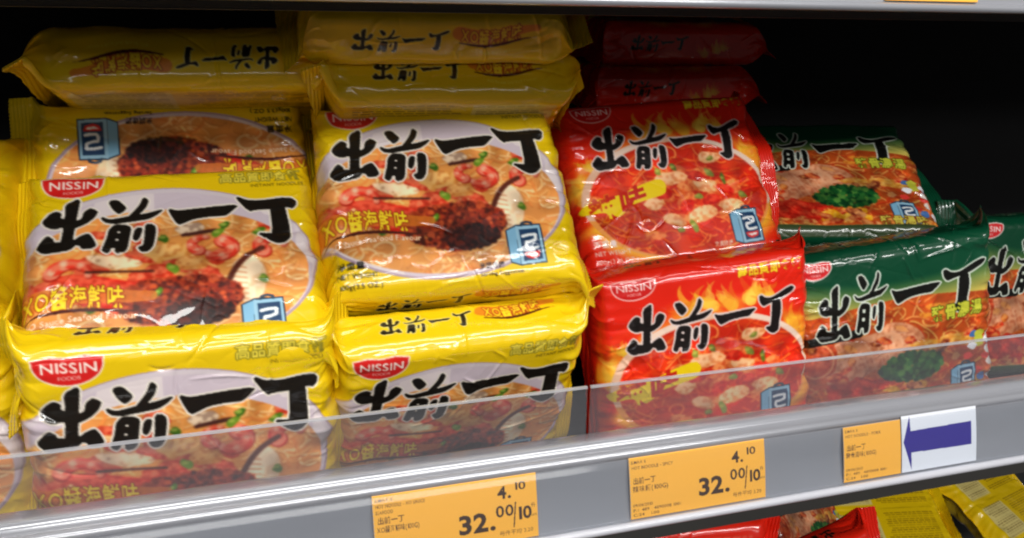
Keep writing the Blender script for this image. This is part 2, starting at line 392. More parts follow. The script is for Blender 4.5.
def art_red():
    rng = np.random.default_rng(11)
    A = new_art((226, 34, 14)); K = (22, 18, 18)
    face = (A.V > -2) & (A.V < H+2) & (A.X > -4) & (A.X < W+6)
    yel = [(240, 150, 30), (246, 190, 50), (232, 110, 26), (248, 206, 80)]
    dE = A.ell(74, 78, 72, 47.5, 0); nz = noise2(rng, A.X, A.V, 9)*.6+noise2(rng, A.X, A.V, 20)*.7
    gl = np.clip((1.62-dE)/.6, 0, 1)*np.clip(nz*1.7-.45, 0, 1)*face
    A.put(np.ones_like(gl), (236, 104, 24), gl*.9); A.put(np.ones_like(gl), (250, 186, 50), np.clip(gl*1.5-.5, 0, 1))
    flames(A, rng, [(60+14*k, 28-2*(k % 2), 9) for k in range(5)]+[(8, 60, 8), (5, 76, 9), (14, 52, 7), (138, 62, 9), (141, 80, 10), (142, 98, 8), (136, 50, 7)], yel, face)
    out = (A.ell(74, 80, 72, 47.5, 0) < 1) & face
    inn = (A.ell(75, 81.5, 67.5, 44.5, 0) < 1) & face
    A.put(out, (226, 180, 150)); A.put(out & (noise2(rng, A.X, A.V, 16) > .5), (240, 214, 196), .8)
    A.put(out & (A.V > 92), (236, 140, 44), .75)
    A.put(inn, (200, 44, 20))
    A.put(inn & (noise2(rng, A.X, A.V, 12) > .5), (216, 70, 26), .8)
    strands(A, rng, inn, 240, (6, 38, W-2, 124), (160, 24, 10), [(226, 92, 36), (214, 60, 26), (236, 124, 54), (204, 44, 22), (240, 150, 80)])
    for _ in range(20):
        x, y = rng.normal(80, 22), rng.normal(82, 14)
        lump(A, rng, x, y, rng.uniform(5, 9), rng.uniform(3, 5), rng.uniform(-.6, .6), (228, 122, 62), (244, 186, 120), (176, 50, 22), inn)
    for (x, y, rx, ry, a) in [(70, 66, 12, 5.5, .0), (96, 74, 10, 5, .3), (88, 96, 12, 6, -.2), (66, 98, 9, 5, .4), (112, 92, 10, 6, .1), (104, 52, 9, 5, .0), (54, 84, 8, 5, 0)]:
        lump(A, rng, x, y, rx, ry, a, (242, 206, 150), (253, 240, 208), (200, 96, 46), inn)
    for (x, y) in [(78, 88), (98, 86), (62, 78), (90, 66), (110, 78)]:
        lump(A, rng, x, y, 7, 4, rng.uniform(-1, 1), (208, 34, 24), (236, 92, 62), (140, 14, 10), inn)
    leafbits(A, rng, [(62, 60), (74, 58), (88, 82), (70, 106), (100, 64), (110, 70), (80, 104), (122, 84), (104, 53), (58, 70)], [(96, 142, 50), (126, 160, 70), (84, 120, 40)], 3.8, inn)
    mot = (.80+.36*noise2(rng, A.X, A.V, 9))*(.88+.22*noise2(rng, A.X, A.V, 22)); A.img = np.where(inn[..., None], A.img*mot[..., None]*np.array([1.06, .88, .78]), A.img)
    A.soften(out, 2)
    B = A.grow(brush_mask(A, SAME), .3); A.put(A.grow(B, 1.0), (226, 206, 200)); A.put(B, K)
    maker_badge(A, 8, 38, 1.5, 15, (206, 22, 20), (246, 200, 196), (250, 224, 220))
    M = A.tris(text_tris('高品質即食麵', 95, 9.5, 8.6, 46, .03)); A.put(A.grow(M, .4), (120, 60, 10), .5); A.put(M, (250, 212, 40))
    # chilli flavour sweep
    M = A.poly(chaikin([(-2, 82), (12, 76), (30, 75), (46, 69), (62, 65), (66, 70), (64, 78), (48, 81), (34, 84), (30, 90), (20, 93), (18, 86), (2, 88)], 2)); A.put(M, (240, 206, 20))
    T_ = text_tris('辣味', 6, 91, 20, 44, .035, warp=lambda x: -.22*(x-20)); M = A.tris(T_)
    A.put(A.grow(M, .5) & (A.X < 22), (230, 130, 20)); A.put(M & (A.X < 20), (200, 60, 16)); A.put(M & (A.X >= 20), (196, 34, 18)) 
    A.put(A.tris(text_tris('淨重量', 4, 112.5, 5.6, 17, .02)), (238, 214, 206))
    A.put(A.tris(text_tris('NET WEIGHT', 4, 118.6, 4.6, 26, .015)), (238, 214, 206))
    A.put(A.tris(text_tris('100g(3.53 OZ.)', 4, 125, 4.6, 30, .01)), (238, 214, 206))
    A.put(A.tris(text_tris('烹調建議', 92, 121.5, 4.2, 14, .015)), (240, 210, 190))
    A.put(A.tris(text_tris('Serving Suggestion', 90, 126, 3.6, 26, .01)), (240, 210, 190))
    carry_box(A, 109, 97, 129, 121)
    for v0 in (-T, H):
        flames(A, rng, [(94, v0+26, 6), (104, v0+22, 6), (112, v0+20, 5)], yel, None)
        small_name(A, 22, v0+8, 76, v0+23, (206, 60, 40))
    back_print(A, (250, 220, 210), rng, (214, 60, 50))
    A.smooth(1)
    return A

def art_green():
    rng = np.random.default_rng(23)
    A = new_art((6, 66, 42)); K = (16, 16, 14)
    face = (A.V > -3) & (A.V < H+2) & (A.X > -8) & (A.X < W+8)
    g = np.clip((A.V-16-8*np.sin(A.X/145*3.1))/26, 0, 1); g = g*np.ones_like(A.X)
    A.img = np.where((face & (A.V > 0))[..., None], A.img*(1-g[..., None])+hexc(226, 196, 90)*g[..., None], A.img)
    inn = (A.V > 44-6*np.sin(A.X/145*3.14)) & (A.V < 122) & (A.X > -6) & (A.X < W+6)
    A.put(inn, (200, 92, 36))
    strands(A, rng, inn, 330, (-4, 42, W+6, 122), (140, 44, 16), [(226, 122, 54), (212, 84, 34), (236, 160, 90), (200, 62, 26), (242, 186, 104)])
    lump(A, rng, 40, 78, 30, 20, -.25, (214, 146, 112), (236, 188, 158), (160, 80, 56), inn)
    lump(A, rng, 72, 72, 24, 14, .3, (220, 158, 122), (240, 198, 168), (166, 90, 60), inn)
    for q in range(9):
        t = np.linspace(0, 1, 40); A.stamp(np.stack([22+q*7+t*10, 66+t*24+np.sin(t*4+q)*3], 1), .7, hexc(246, 224, 204), inn, .35)
    lump(A, rng, 8, 76, 14, 15, .1, (200, 76, 44), (220, 120, 84), (140, 40, 22), inn)
    A.stamp(np.stack([8+np.cos(t*6.3)*12, 76+np.sin(t*6.3)*13], 1), .9, hexc(232, 176, 130), inn)
    for k in range(14): lump(A, rng, rng.uniform(84, 150), rng.uniform(48, 60), 7, 2.6, .15, (214, 112, 40), (240, 190, 70), (150, 40, 20), inn)
    for k in range(26):
        x, y = rng.uniform(20, 62), rng.uniform(98, 112); lump(A, rng, x, y, 8, 5, rng.uniform(-.5, .5), (206, 36, 22), (236, 90, 60), (140, 16, 12), inn)
    for k in range(10):
        x, y = rng.uniform(62, 90), rng.uniform(106, 116); lump(A, rng, x, y, 7, 4, rng.uniform(-.6, .6), (240, 190, 30), (252, 226, 110), (190, 110, 20), inn)
    for k in range(8): lump(A, rng, rng.uniform(86, 130), rng.uniform(74, 84), 12, 3, .1, (234, 180, 70), (250, 220, 140), (190, 110, 40), inn)
    for k in range(40): lump(A, rng, rng.normal(70, 44), rng.normal(84, 20), rng.uniform(3, 7), rng.uniform(2, 4), rng.uniform(-.7, .7), [(214, 60, 30), (230, 130, 50), (190, 40, 22), (236, 180, 130), (120, 50, 30)][k % 5], (244, 180, 110), (110, 30, 16), inn)
    n = 420; a = rng.uniform(0, 6.28, n); r = np.sqrt(rng.random(n))
    A.stamp(np.stack([80+np.cos(a)*r*24, 92+np.sin(a)*r*11], 1), rng.uniform(1.2, 2.8, n), np.array([hexc(20, 92, 44), hexc(44, 122, 56), hexc(10, 64, 34), hexc(80, 150, 70)], np.float32)[rng.integers(0, 4, n)], inn)
    for k in range(30): lump(A, rng, rng.uniform(0, 150), rng.uniform(112, 124), 5, 3, rng.uniform(-.5, .5), [(220, 90, 36), (236, 160, 60), (190, 50, 26)][k % 3], (246, 206, 130), (140, 40, 20), inn)
    mot = (.66+.44*noise2(rng, A.X, A.V, 8))*(.86+.24*noise2(rng, A.X, A.V, 20)); A.img = np.where(inn[..., None], A.img*mot[..., None]*np.array([1.04, .92, .82]), A.img); A.soften(inn, 2)
    GB = {'a': (8, 20, 34, 62), 'b': (37, 14, 63, 60), 'c': (65, 30, 104, 42), 'd': (105, 18, 140, 56)}
    A.stamp(np.stack([np.linspace(-4, 40, 60), 62+np.linspace(0, -3, 60)], 1), 3.2, hexc(16, 16, 14))
    B = brush_mask(A, GB); A.put(A.grow(B, 1.1), (214, 222, 208)); A.put(B, K)
    maker_badge(A, -2, 22, 2, 14, (214, 40, 44), (240, 226, 220), (250, 236, 230))
    M = A.tris(text_tris('豬骨濃湯', 96, 59, 12, 40, .03)); A.put(A.grow(M, .5), (60, 70, 10)); A.put(M, (196, 196, 60))
    for k in range(16): A.put(A.poly(blob(rng, rng.uniform(122, 146), rng.uniform(72, 112), 4, 3)), [(240, 240, 244), (70, 110, 170), (190, 190, 60), (220, 60, 50), (230, 220, 210)][k % 5])
    carry_box(A, 112, 100, 130, 121)
    M = A.tris(text_tris('豬骨湯味', 100, 121, 9, 36, .03)); A.put(A.grow(M, .5), (90, 40, 10)); A.put(M, (216, 200, 80))
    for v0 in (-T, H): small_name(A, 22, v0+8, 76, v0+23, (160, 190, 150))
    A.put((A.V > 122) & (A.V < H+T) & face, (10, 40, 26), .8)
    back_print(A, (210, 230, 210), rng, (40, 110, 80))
    A.smooth(1)
    return A

# ------------------------------------------------------------------ materials
def mat_new(name):
    m = bpy.data.materials.new(name); m.use_nodes = True
    nt = m.node_tree; return m, nt, nt.nodes['Principled BSDF']
def film_material():
    m, nt, b = mat_new('printed film')
    a = nt.nodes.new('ShaderNodeAttribute'); a.attribute_name = 'print'
    nt.links.new(a.outputs['Color'], b.inputs['Base Color'])
    tc = nt.nodes.new('ShaderNodeTexCoord')
    n = nt.nodes.new('ShaderNodeTexNoise'); n.inputs['Scale'].default_value = 260; n.inputs['Detail'].default_value = 3
    n2 = nt.nodes.new('ShaderNodeTexNoise'); n2.inputs['Scale'].default_value = 60; n2.inputs['Detail'].default_value = 2
    for q in (n, n2): nt.links.new(tc.outputs['Object'], q.inputs['Vector'])
    mx = nt.nodes.new('ShaderNodeMath'); mx.operation = 'MULTIPLY_ADD'; mx.inputs[1].default_value = .25
    nt.links.new(n.outputs['Fac'], mx.inputs[0]); nt.links.new(n2.outputs['Fac'], mx.inputs[2])
    n3 = nt.nodes.new('ShaderNodeTexNoise'); n3.noise_type = 'RIDGED_MULTIFRACTAL'; n3.inputs['Scale'].default_value = 34; n3.inputs['Detail'].default_value = 3
    nt.links.new(tc.outputs['Object'], n3.inputs['Vector'])
    ad = nt.nodes.new('ShaderNodeMath'); ad.operation = 'MULTIPLY_ADD'; ad.inputs[1].default_value = .55
    nt.links.new(n3.outputs['Fac'], ad.inputs[0]); nt.links.new(mx.outputs[0], ad.inputs[2]); mx = ad
    bp = nt.nodes.new('ShaderNodeBump'); bp.inputs['Strength'].default_value = .14; bp.inputs['Distance'].default_value = .0012
    nt.links.new(mx.outputs[0], bp.inputs['Height']); nt.links.new(bp.outputs[0], b.inputs['Normal'])
    b.inputs['Roughness'].default_value = .34; b.inputs['Specular IOR Level'].default_value = .25
    b.inputs['Coat Weight'].default_value = .85; b.inputs['Coat Roughness'].default_value = .035
    nt.links.new(bp.outputs[0], b.inputs['Coat Normal'])
    return m
FILM = film_material()
def seal_material():
    m = FILM.copy(); m.name = 'crimped film'; nt = m.node_tree
    bp = [n for n in nt.nodes if n.type == 'BUMP'][0]
    tc = [n for n in nt.nodes if n.type == 'TEX_COORD'][0]
    wv = nt.nodes.new('ShaderNodeTexWave'); wv.wave_type = 'BANDS'; wv.bands_direction = 'X'; wv.inputs['Scale'].default_value = 150; wv.inputs['Distortion'].default_value = .6
    b2 = nt.nodes.new('ShaderNodeBump'); b2.inputs['Strength'].default_value = .7; b2.inputs['Distance'].default_value = .0006
    nt.links.new(tc.outputs['Object'], wv.inputs['Vector']); nt.links.new(wv.outputs['Fac'], b2.inputs['Height']); nt.links.new(bp.outputs[0], b2.inputs['Normal'])
    p = nt.nodes['Principled BSDF']; nt.links.new(b2.outputs[0], p.inputs['Normal']); nt.links.new(b2.outputs[0], p.inputs['Coat Normal'])
    return m
SEAL = seal_material()
def card_material():
    m, nt, b = mat_new('printed card')
    a = nt.nodes.new('ShaderNodeAttribute'); a.attribute_name = 'print'
    nt.links.new(a.outputs['Color'], b.inputs['Base Color'])
    b.inputs['Roughness'].default_value = .55
    return m
CARD = card_material()
def plain(name, col, rough, metal=0, coat=0, noise=0.0, nscale=40):
    m, nt, b = mat_new(name)
    c = [float(v) for v in s2l(hexc(*col))]+[1]
    b.inputs['Base Color'].default_value = c; b.inputs['Roughness'].default_value = rough; b.inputs['Metallic'].default_value = metal
    b.inputs['Coat Weight'].default_value = coat; b.inputs['Coat Roughness'].default_value = .08
    if noise:
        tc = nt.nodes.new('ShaderNodeTexCoord'); n = nt.nodes.new('ShaderNodeTexNoise'); n.inputs['Scale'].default_value = nscale; n.inputs['Detail'].default_value = 5
        mp = nt.nodes.new('ShaderNodeMapping'); mp.inputs['Scale'].default_value = (.25, 1, 1)
        nt.links.new(tc.outputs['Object'], mp.inputs[0]); nt.links.new(mp.outputs[0], n.inputs['Vector'])
        mr = nt.nodes.new('ShaderNodeMapRange'); mr.inputs['To Min'].default_value = max(.04, rough-noise); mr.inputs['To Max'].default_value = rough+noise
        nt.links.new(n.outputs['Fac'], mr.inputs['Value']); nt.links.new(mr.outputs[0], b.inputs['Roughness'])
        mix = nt.nodes.new('ShaderNodeMix'); mix.data_type = 'RGBA'; mix.inputs['A'].default_value = [v*.82 for v in c[:3]]+[1]; mix.inputs['B'].default_value = [min(1, v*1.12) for v in c[:3]]+[1]
        nt.links.new(n.outputs['Fac'], mix.inputs['Factor']); nt.links.new(mix.outputs['Result'], b.inputs['Base Color'])
        bp = nt.nodes.new('ShaderNodeBump'); bp.inputs['Strength'].default_value = .12; bp.inputs['Distance'].default_value = .001
        nt.links.new(n.outputs['Fac'], bp.inputs['Height']); nt.links.new(bp.outputs[0], b.inputs['Normal'])
    return m
def clear_plastic(name, haze, tint=(.96, .97, .98)):
    m = bpy.data.materials.new(name); m.use_nodes = True; nt = m.node_tree; nt.nodes.clear()
    o = nt.nodes.new('ShaderNodeOutputMaterial'); tr = nt.nodes.new('ShaderNodeBsdfTransparent'); tr.inputs[0].default_value = (*tint, 1)
    df = nt.nodes.new('ShaderNodeBsdfDiffuse'); df.inputs[0].default_value = (.62, .62, .66, 1)
    gl = nt.nodes.new('ShaderNodeBsdfGlossy'); gl.inputs['Roughness'].default_value = .08
    lw = nt.nodes.new('ShaderNodeLayerWeight'); lw.inputs['Blend'].default_value = .5
    pw = nt.nodes.new('ShaderNodeMath'); pw.operation = 'POWER'; pw.inputs[1].default_value = 5
    fr = nt.nodes.new('ShaderNodeMath'); fr.operation = 'MULTIPLY_ADD'; fr.inputs[1].default_value = .9; fr.inputs[2].default_value = .035
    nt.links.new(lw.outputs['Facing'], pw.inputs[0]); nt.links.new(pw.outputs[0], fr.inputs[0])
    tc = nt.nodes.new('ShaderNodeTexCoord'); n = nt.nodes.new('ShaderNodeTexNoise'); n.inputs['Scale'].default_value = 30; n.inputs['Detail'].default_value = 6
    mp = nt.nodes.new('ShaderNodeMapping'); mp.inputs['Scale'].default_value = (.3, 1, 1.6)
    nt.links.new(tc.outputs['Object'], mp.inputs[0]); nt.links.new(mp.outputs[0], n.inputs['Vector'])
    mr = nt.nodes.new('ShaderNodeMapRange'); mr.inputs['From Min'].default_value = .3; mr.inputs['From Max'].default_value = .7
    mr.inputs['To Min'].default_value = haze*.75; mr.inputs['To Max'].default_value = haze*1.25
    nt.links.new(n.outputs['Fac'], mr.inputs['Value'])
    bp = nt.nodes.new('ShaderNodeBump'); bp.inputs['Strength'].default_value = .08; bp.inputs['Distance'].default_value = .001
    nt.links.new(n.outputs['Fac'], bp.inputs['Height']); nt.links.new(bp.outputs[0], gl.inputs['Normal'])
    m1 = nt.nodes.new('ShaderNodeMixShader'); m2 = nt.nodes.new('ShaderNodeMixShader')
    nt.links.new(mr.outputs[0], m1.inputs[0]); nt.links.new(tr.outputs[0], m1.inputs[1]); nt.links.new(df.outputs[0], m1.inputs[2])
    nt.links.new(fr.outputs[0], m2.inputs[0]); nt.links.new(m1.outputs[0], m2.inputs[1]); nt.links.new(gl.outputs[0], m2.inputs[2])
    nt.links.new(m2.outputs[0], o.inputs['Surface'])
    return m
RIM_GLINT = clear_plastic('painted rim highlight', .5)  # extra haze paints in a highlight along the guard's top edge
GUARD = clear_plastic('clear guard plastic', .07, (.88, .88, .9))
COVER = clear_plastic('clear tag cover plastic', .02)
LIPGREY = plain('silver grey shelf edge', (164, 165, 172), .22, .25, .9, .06, 30)
CHANNEL = plain('grey tag channel plastic', (150, 151, 160), .34, 0, .5, .06, 30)
STEEL = plain('painted shelf steel', (58, 56, 54), .5, .0, .1, .1, 30)
DARKWALL = plain('dark back board', (34, 34, 36), .8, 0, 0, .1, 20)
PALEEDGE = plain('pale edge strip plastic', (196, 196, 204), .3, 0, .5, .06, 30)
WHITECARD = plain('white card', (232, 234, 240), .5)

# ------------------------------------------------------------------ a noodle pack
def grid_mesh(name, P, C, wrap=False):
    """P: (rows, cols, 3) metres, C: (rows, cols, 3) sRGB; wrap closes the row loop"""
    nr, nc = P.shape[:2]
    me = bpy.data.meshes.new(name)
    idx = np.arange(nr*nc).reshape(nr, nc)
    a = idx if wrap else idx[:-1]
    b = np.roll(idx, -1, 0) if wrap else idx[1:]
    q = np.stack([a[:, :-1], b[:, :-1], b[:, 1:], a[:, 1:]], -1).reshape(-1, 4)
    me.vertices.add(nr*nc); me.vertices.foreach_set('co', P.reshape(-1).astype(np.float32))
    me.loops.add(q.size); me.loops.foreach_set('vertex_index', q.reshape(-1).astype(np.int32))
    me.polygons.add(len(q)); me.polygons.foreach_set('loop_start', (np.arange(len(q))*4).astype(np.int32))
    me.polygons.foreach_set('use_smooth', np.ones(len(q), bool))
    me.update(calc_edges=True)
    at = me.attributes.new('print', 'FLOAT_COLOR', 'POINT')
    c4 = np.ones((nr*nc, 4), np.float32); c4[:, :3] = s2l(C.reshape(-1, 3)); at.data.foreach_set('color', c4.reshape(-1))
    return me

def loop_section(h, t, r, vs):
    """points (y, z) of a rounded h x t rectangle at loop coordinate vs (0 = top front corner, going down the face)"""
    r = min(r, t*.499, h*.499)
    a, b = h/2-r, t/2-r
    q = math.pi*r/4
    seg = [('c', q), ('f', 2*a), ('c2', q)]
    # arc lengths between corner middles
    def side(L, s):                                   # s in 0..1 across: half arc, straight, half arc -> (along, out)
        tot = 2*q+L; d = s*tot
        th = np.clip(d/max(r, 1e-9), 0, math.pi/4); th2 = np.clip((d-q-L)/max(r, 1e-9), 0, math.pi/4)
        al = np.where(d < q, -L/2-r*np.sin(math.pi/4-th), np.where(d < q+L, d-q-L/2, L/2+r*np.sin(th2)))
        ou = np.where(d < q, r*np.cos(math.pi/4-th), np.where(d < q+L, r, r*np.cos(th2)))
        return al, ou
    y = np.zeros_like(vs); z = np.zeros_like(vs)
    m = (vs >= 0) & (vs < H); al, ou = side(2*a, vs[m]/H); z[m] = -al; y[m] = -b-ou
    m = (vs >= H) & (vs < H+T); al, ou = side(2*b, (vs[m]-H)/T); y[m] = al; z[m] = -a-ou
    m = (vs < 0) & (vs >= -T); al, ou = side(2*b, (vs[m]+T)/T); y[m] = -al; z[m] = a+ou
    m = (vs >= H+T); al, ou = side(2*a, (vs[m]-H-T)/(2*VB)); z[m] = al; y[m] = b+ou
    m = vs < -T; al, ou = side(2*a, (vs[m]+T+2*VB)/(2*VB)); z[m] = al; y[m] = b+ou
    return y, z

def pack_meshes(art, seed, bendL=50, bendR=50, lift=0.0, step=.62, creases=26, sag=.8, ears=.8, crumple=1.0):
    rng = np.random.default_rng(seed)
    xs = np.arange(-FW, W+FW+.01, step)
    vs = np.concatenate([np.arange(-T-VB, -T-2, 1.5), np.arange(-T-2, H+T+2, step), np.arange(H+T+2, H+T+VB, 1.5)])
    nv, nx = len(vs), len(xs)
    Y = np.zeros((nv, nx)); Z = np.zeros((nv, nx)); X = np.tile(xs-W/2, (nv, 1))
    ph = rng.uniform(0, 6, 6)
    for j, s in enumerate(xs):
        d = max(0., abs(s-W/2)-(W/2-7)); k = min(1, d/14); k = k*k*(3-2*k)
        t = T*math.sqrt(max(0, 1-k**1.6))+.9; h = H+(T-t)*ears*.8*k
        y, z = loop_section(h, t, 9*(1-k)+.3, vs)
        Y[:, j] = y; Z[:, j] = z
    VV = np.tile(vs[:, None], (1, nx)); SS = np.tile(xs[None], (nv, 1))
    # pillow bulge of the face, back and long sides
    bx = np.clip(1-((SS-W/2)/(W/2-2))**4, 0, 1)
    onf = (VV > 0) & (VV < H); f = np.where(onf, np.sin(np.clip(VV/H, 0, 1)*math.pi)**.7, 0)
    Y -= f*bx*(2.6+1.8*(noise2(rng, SS, VV, 50)-.3))*sag
    for a0 in (-T, H):
        ons = (VV > a0) & (VV < a0+T); f = np.where(ons, np.sin(np.clip((VV-a0)/T, 0, 1)*math.pi), 0)
        Z += f*bx*1.2*(1 if a0 < 0 else -1)
    # normals of the plain bag
    def normals(P):
        du = np.gradient(P, axis=1)
        dv = np.roll(P, -1, 0)-np.roll(P, 1, 0)
        n = np.cross(du, dv); n /= np.linalg.norm(n, axis=2, keepdims=True)+1e-9
        return n
    P = np.stack([X, Y, Z], -1); N = normals(P)
    if (N[nv//2, nx//2, 1]) > 0: N = -N
    # creases
    D = (noise2(rng, SS, VV, 34)-.5)*2.2*sag+(noise2(rng, SS, VV, 17)-.5)*.5+(noise2(rng, SS+VV*.4, VV-SS*.3, 7)-.5)*.12
    end = np.clip((np.abs(SS-W/2)-(W/2-26))/30, 0, 1)
    edgy = np.clip(1-np.minimum(np.minimum(np.abs(VV), np.abs(VV-H)), np.minimum(np.abs(VV+T), np.abs(VV-H-T)))/16, 0, 1)
    for (cs, am) in ((26, .55), (14, .40), (8, .2)):
        a_ = rng.uniform(0, 3.1); xx, yy = SS*math.cos(a_)+VV*math.sin(a_), -SS*math.sin(a_)+VV*math.cos(a_)
        rg = (1-np.abs(2*noise2(rng, xx, yy*.6, cs)-1))**7
        pm = np.clip((noise2(rng, SS, VV, 40)-.42)*4, 0, 1)
        D += rg*am*crumple*(.45*pm+.9*np.maximum(end, edgy*.7))*rng.choice([-1, 1])
    D += end*(noise2(rng, SS*.22, VV, 5.5)-.5)*2.0+end*(noise2(rng, SS*.3+VV*.25, VV, 10)-.5)*3.0
    D += end*(noise2(rng, SS*.3-VV*.3, VV, 8)-.5)*2.0
    segs = []
    for _ in range(creases):
        x, v = rng.uniform(-4, W+4), rng.uniform(-T, H+T)
        a = math.atan2(v-H/2, x-W/2)+rng.normal(0, .5) if rng.random() < .6 else rng.uniform(0, 6.28)
        L = rng.uniform(12, 44); amp = rng.uniform(.35, .95)*(.5+.5*crumple)*(1 if rng.random() < .65 else -1)
        segs.append((x, v, a, L, amp, rng.uniform(.6, 1.05)))
        if rng.random() < .5:
            segs.append((x+math.cos(a)*L, v+math.sin(a)*L, a+rng.choice([-1, 1])*rng.uniform(.7, 2.2), L*.5, amp, .9))
    for k in range(44):
        left = k % 2; L = rng.uniform(8, 26)
        x = -2+rng.uniform(-3, 5) if left else W+2-rng.uniform(-3, 5)
        a = rng.normal(0, .3) if left else math.pi+rng.normal(0, .3)
        segs.append((x, rng.uniform(-T, H+T), a, L, rng.uniform(.3, .8)*rng.choice([-1, 1]), rng.uniform(.9, 1.7)))
    for (x, v, a, L, amp, w) in segs:
        x1, v1 = x+math.cos(a)*L, v+math.sin(a)*L
        i0, i1 = np.searchsorted(xs, [min(x, x1)-5, max(x, x1)+5]); j0, j1 = np.searchsorted(vs, [min(v, v1)-5, max(v, v1)+5])
        if i1 <= i0 or j1 <= j0: continue
        dx, dv = SS[j0:j1, i0:i1]-x, VV[j0:j1, i0:i1]-v
        u = (dx*math.cos(a)+dv*math.sin(a))/L; p = -dx*math.sin(a)+dv*math.cos(a)
        p = p+1.2*np.sin(u*4+ph[0])                    # creases are never dead straight
        tap = np.clip(u, 0, 1); tap = np.where((u > 0) & (u < 1), np.sin(tap*math.pi)**.6, 0)
        D[j0:j1, i0:i1] += amp*tap*np.exp(-np.abs(p/w)**1.4)
    finm = np.clip((np.abs(SS-W/2)-(W/2+6))/3, 0, 1)
    D *= (1-.75*finm)
    P += N*D[..., None]
    # seals: crimp, teeth, and a bend where they are pushed against the neighbour
    ax = np.abs(P[..., 0]); sg = np.sign(P[..., 0]); over = np.maximum(0, ax-(W/2+3))
    zn = P[..., 2]/(H/2)
    for side, bd in ((-1, bendL), (1, bendR)):
        m = (sg == side) & (over > 0)
        be = R_(bd)*(1+.35*np.sin(zn*1.7+ph[1]+side))+.35*np.sin(zn*3.1+ph[2]*side)
        be = be*np.clip(over/5, 0, 1)
        P[..., 1] = np.where(m, P[..., 1]+over*np.sin(be)+np.clip(over/8, 0, 1)*(1.6*np.sin(zn*5+ph[3])+.9*np.sin(zn*11+ph[4])), P[..., 1])
        P[..., 0] = np.where(m, side*(W/2+3+over*np.cos(be)), P[..., 0])
    edge = (SS <= xs[1]) | (SS >= xs[-2])
    P[..., 0] += np.where(edge, np.sign(P[..., 0])*.8*(np.abs((P[..., 2]/2.2) % 1-.5)*2-.5), 0)
    Cc = art.sample(SS, VV)
    P[..., 2] += H/2                                    # base of the bag at z = 0
    P = P/1000.
    cut = 8.0
    jl = int(np.searchsorted(xs, -cut)); jr = int(np.searchsorted(xs, W+cut))
    return (grid_mesh('wrapper', P[:, jl:jr+1], Cc[:, jl:jr+1], True),
            grid_mesh('end_seal', P[:, :jl+1], Cc[:, :jl+1], True),
            grid_mesh('end_seal', P[:, jr:], Cc[:, jr:], True))

def pose(pos, yaw, lean, roll):
    """pos = centre of the bag from the eye point; lean > 0 tips the top away from the aisle"""
    cl, sl = math.cos(R_(lean)), math.sin(R_(lean)); cr, sr = math.cos(R_(roll)), math.sin(R_(roll)); cy, sy = math.cos(R_(yaw)), math.sin(R_(yaw))
    Rx = Matrix(((1, 0, 0), (0, cl, sl), (0, -sl, cl))); Ry = Matrix(((cr, 0, sr), (0, 1, 0), (-sr, 0, cr))); Rz = Matrix(((cy, -sy, 0), (sy, cy, 0), (0, 0, 1)))
    M = (Rz @ Rx @ Ry).to_4x4()
    M.translation = Vector(pos)+ORG
    return M @ Matrix.Translation((0, 0, -H/2000))
def pack(meshes, ps, label, group):
    e = empty('noodle_pack', pose(*ps)); tag(e, label, 'noodle pack', group)
    for n, me in zip(('wrapper', 'end_seal', 'end_seal'), meshes):
        link(n, me, SEAL if n == 'end_seal' else FILM, e)
    return e
def pack_copy(src, ps, label):
    e = src.copy(); COL.objects.link(e); e.matrix_world = pose(*ps); e['label'] = label
    for ch in [o for o in COL.objects if o.parent == src]:
        c = ch.copy(); COL.objects.link(c); c.parent = e
    return e

AY, AR, AG = art_yellow(), art_red(), art_green()
GY, GR, GG = 'yellow packs of instant noodles', 'red packs of instant noodles', 'green packs of instant noodles'
pk = {}
def P_(key, art, seed, ps, label, group, **kw):
    pk[key] = pack(pack_meshes(art, seed, **kw), ps, label, group)
#      bag centre from the eye point            yaw lean roll
P_('A1', AY, 101, ((-.057, .435, -.200), 5, -6, 2.0), 'yellow noodle pack at the bottom of the left stack, half behind the clear guard', GY, bendL=60, bendR=35, ears=.6)
P_('A2', AY, 102, ((-.057, .469, -.121), 2.6, 46, -.5), 'yellow noodle pack leaning back in the left stack, second from the bottom', GY, bendL=60, bendR=60)
P_('A3', AY, 103, ((-.060, .530, -.094), 3, 25, 180), 'upside-down yellow noodle pack showing its bowl rim, third up in the left stack', GY, bendL=60, bendR=20)
P_('A4', AY, 104, ((-.044, .562, -.018), 180, 74, 1), 'yellow noodle pack lying flat on top of the left stack, side lettering upside down', GY, bendL=-40, bendR=40)
P_('B1', AY, 105, ((.096, .465, -.2095), 4, -25, 0), 'yellow noodle pack tipped forward with red badge showing, bottom of the middle stack', GY, bendL=20, bendR=30)
P_('B2', AY, 106, ((.099, .490, -.0895), -5, 38, -3), 'yellow noodle pack leaning back over the forward-tipped one, whole bowl picture showing', GY, bendL=60, bendR=75)
P_('B3', AY, 107, ((.110, .552, -.040), -3, 118, -.5), 'shaded yellow noodle pack squeezed under the topmost one, showing its plain underside', GY, bendL=30, bendR=70)
P_('B4', AY, 108, ((.098, .535, .041), -4, 60, -.5), 'yellow noodle pack on top of the middle stack, side lettering upright, end seal flaring', GY, bendL=20, bendR=-20)
P_('C1', AR, 109, ((.274, .471, -.198), -7, 1, -6), 'red noodle pack standing at the bottom of the red stack behind the guard', GR, bendL=70, bendR=25, ears=.55)
P_('C2', AR, 110, ((.272, .533, -.0945), -5, 32, -4), 'glossy crumpled red noodle pack leaning back on top of the lower red one', GR, bendL=60, bendR=20, creases=46, crumple=.75)
P_('E1', AG, 111, ((.423, .463, -.193), -8, 2.5, -7), 'green noodle pack standing upright at the bottom right behind the guard', GG, bendL=40, bendR=60, creases=40)
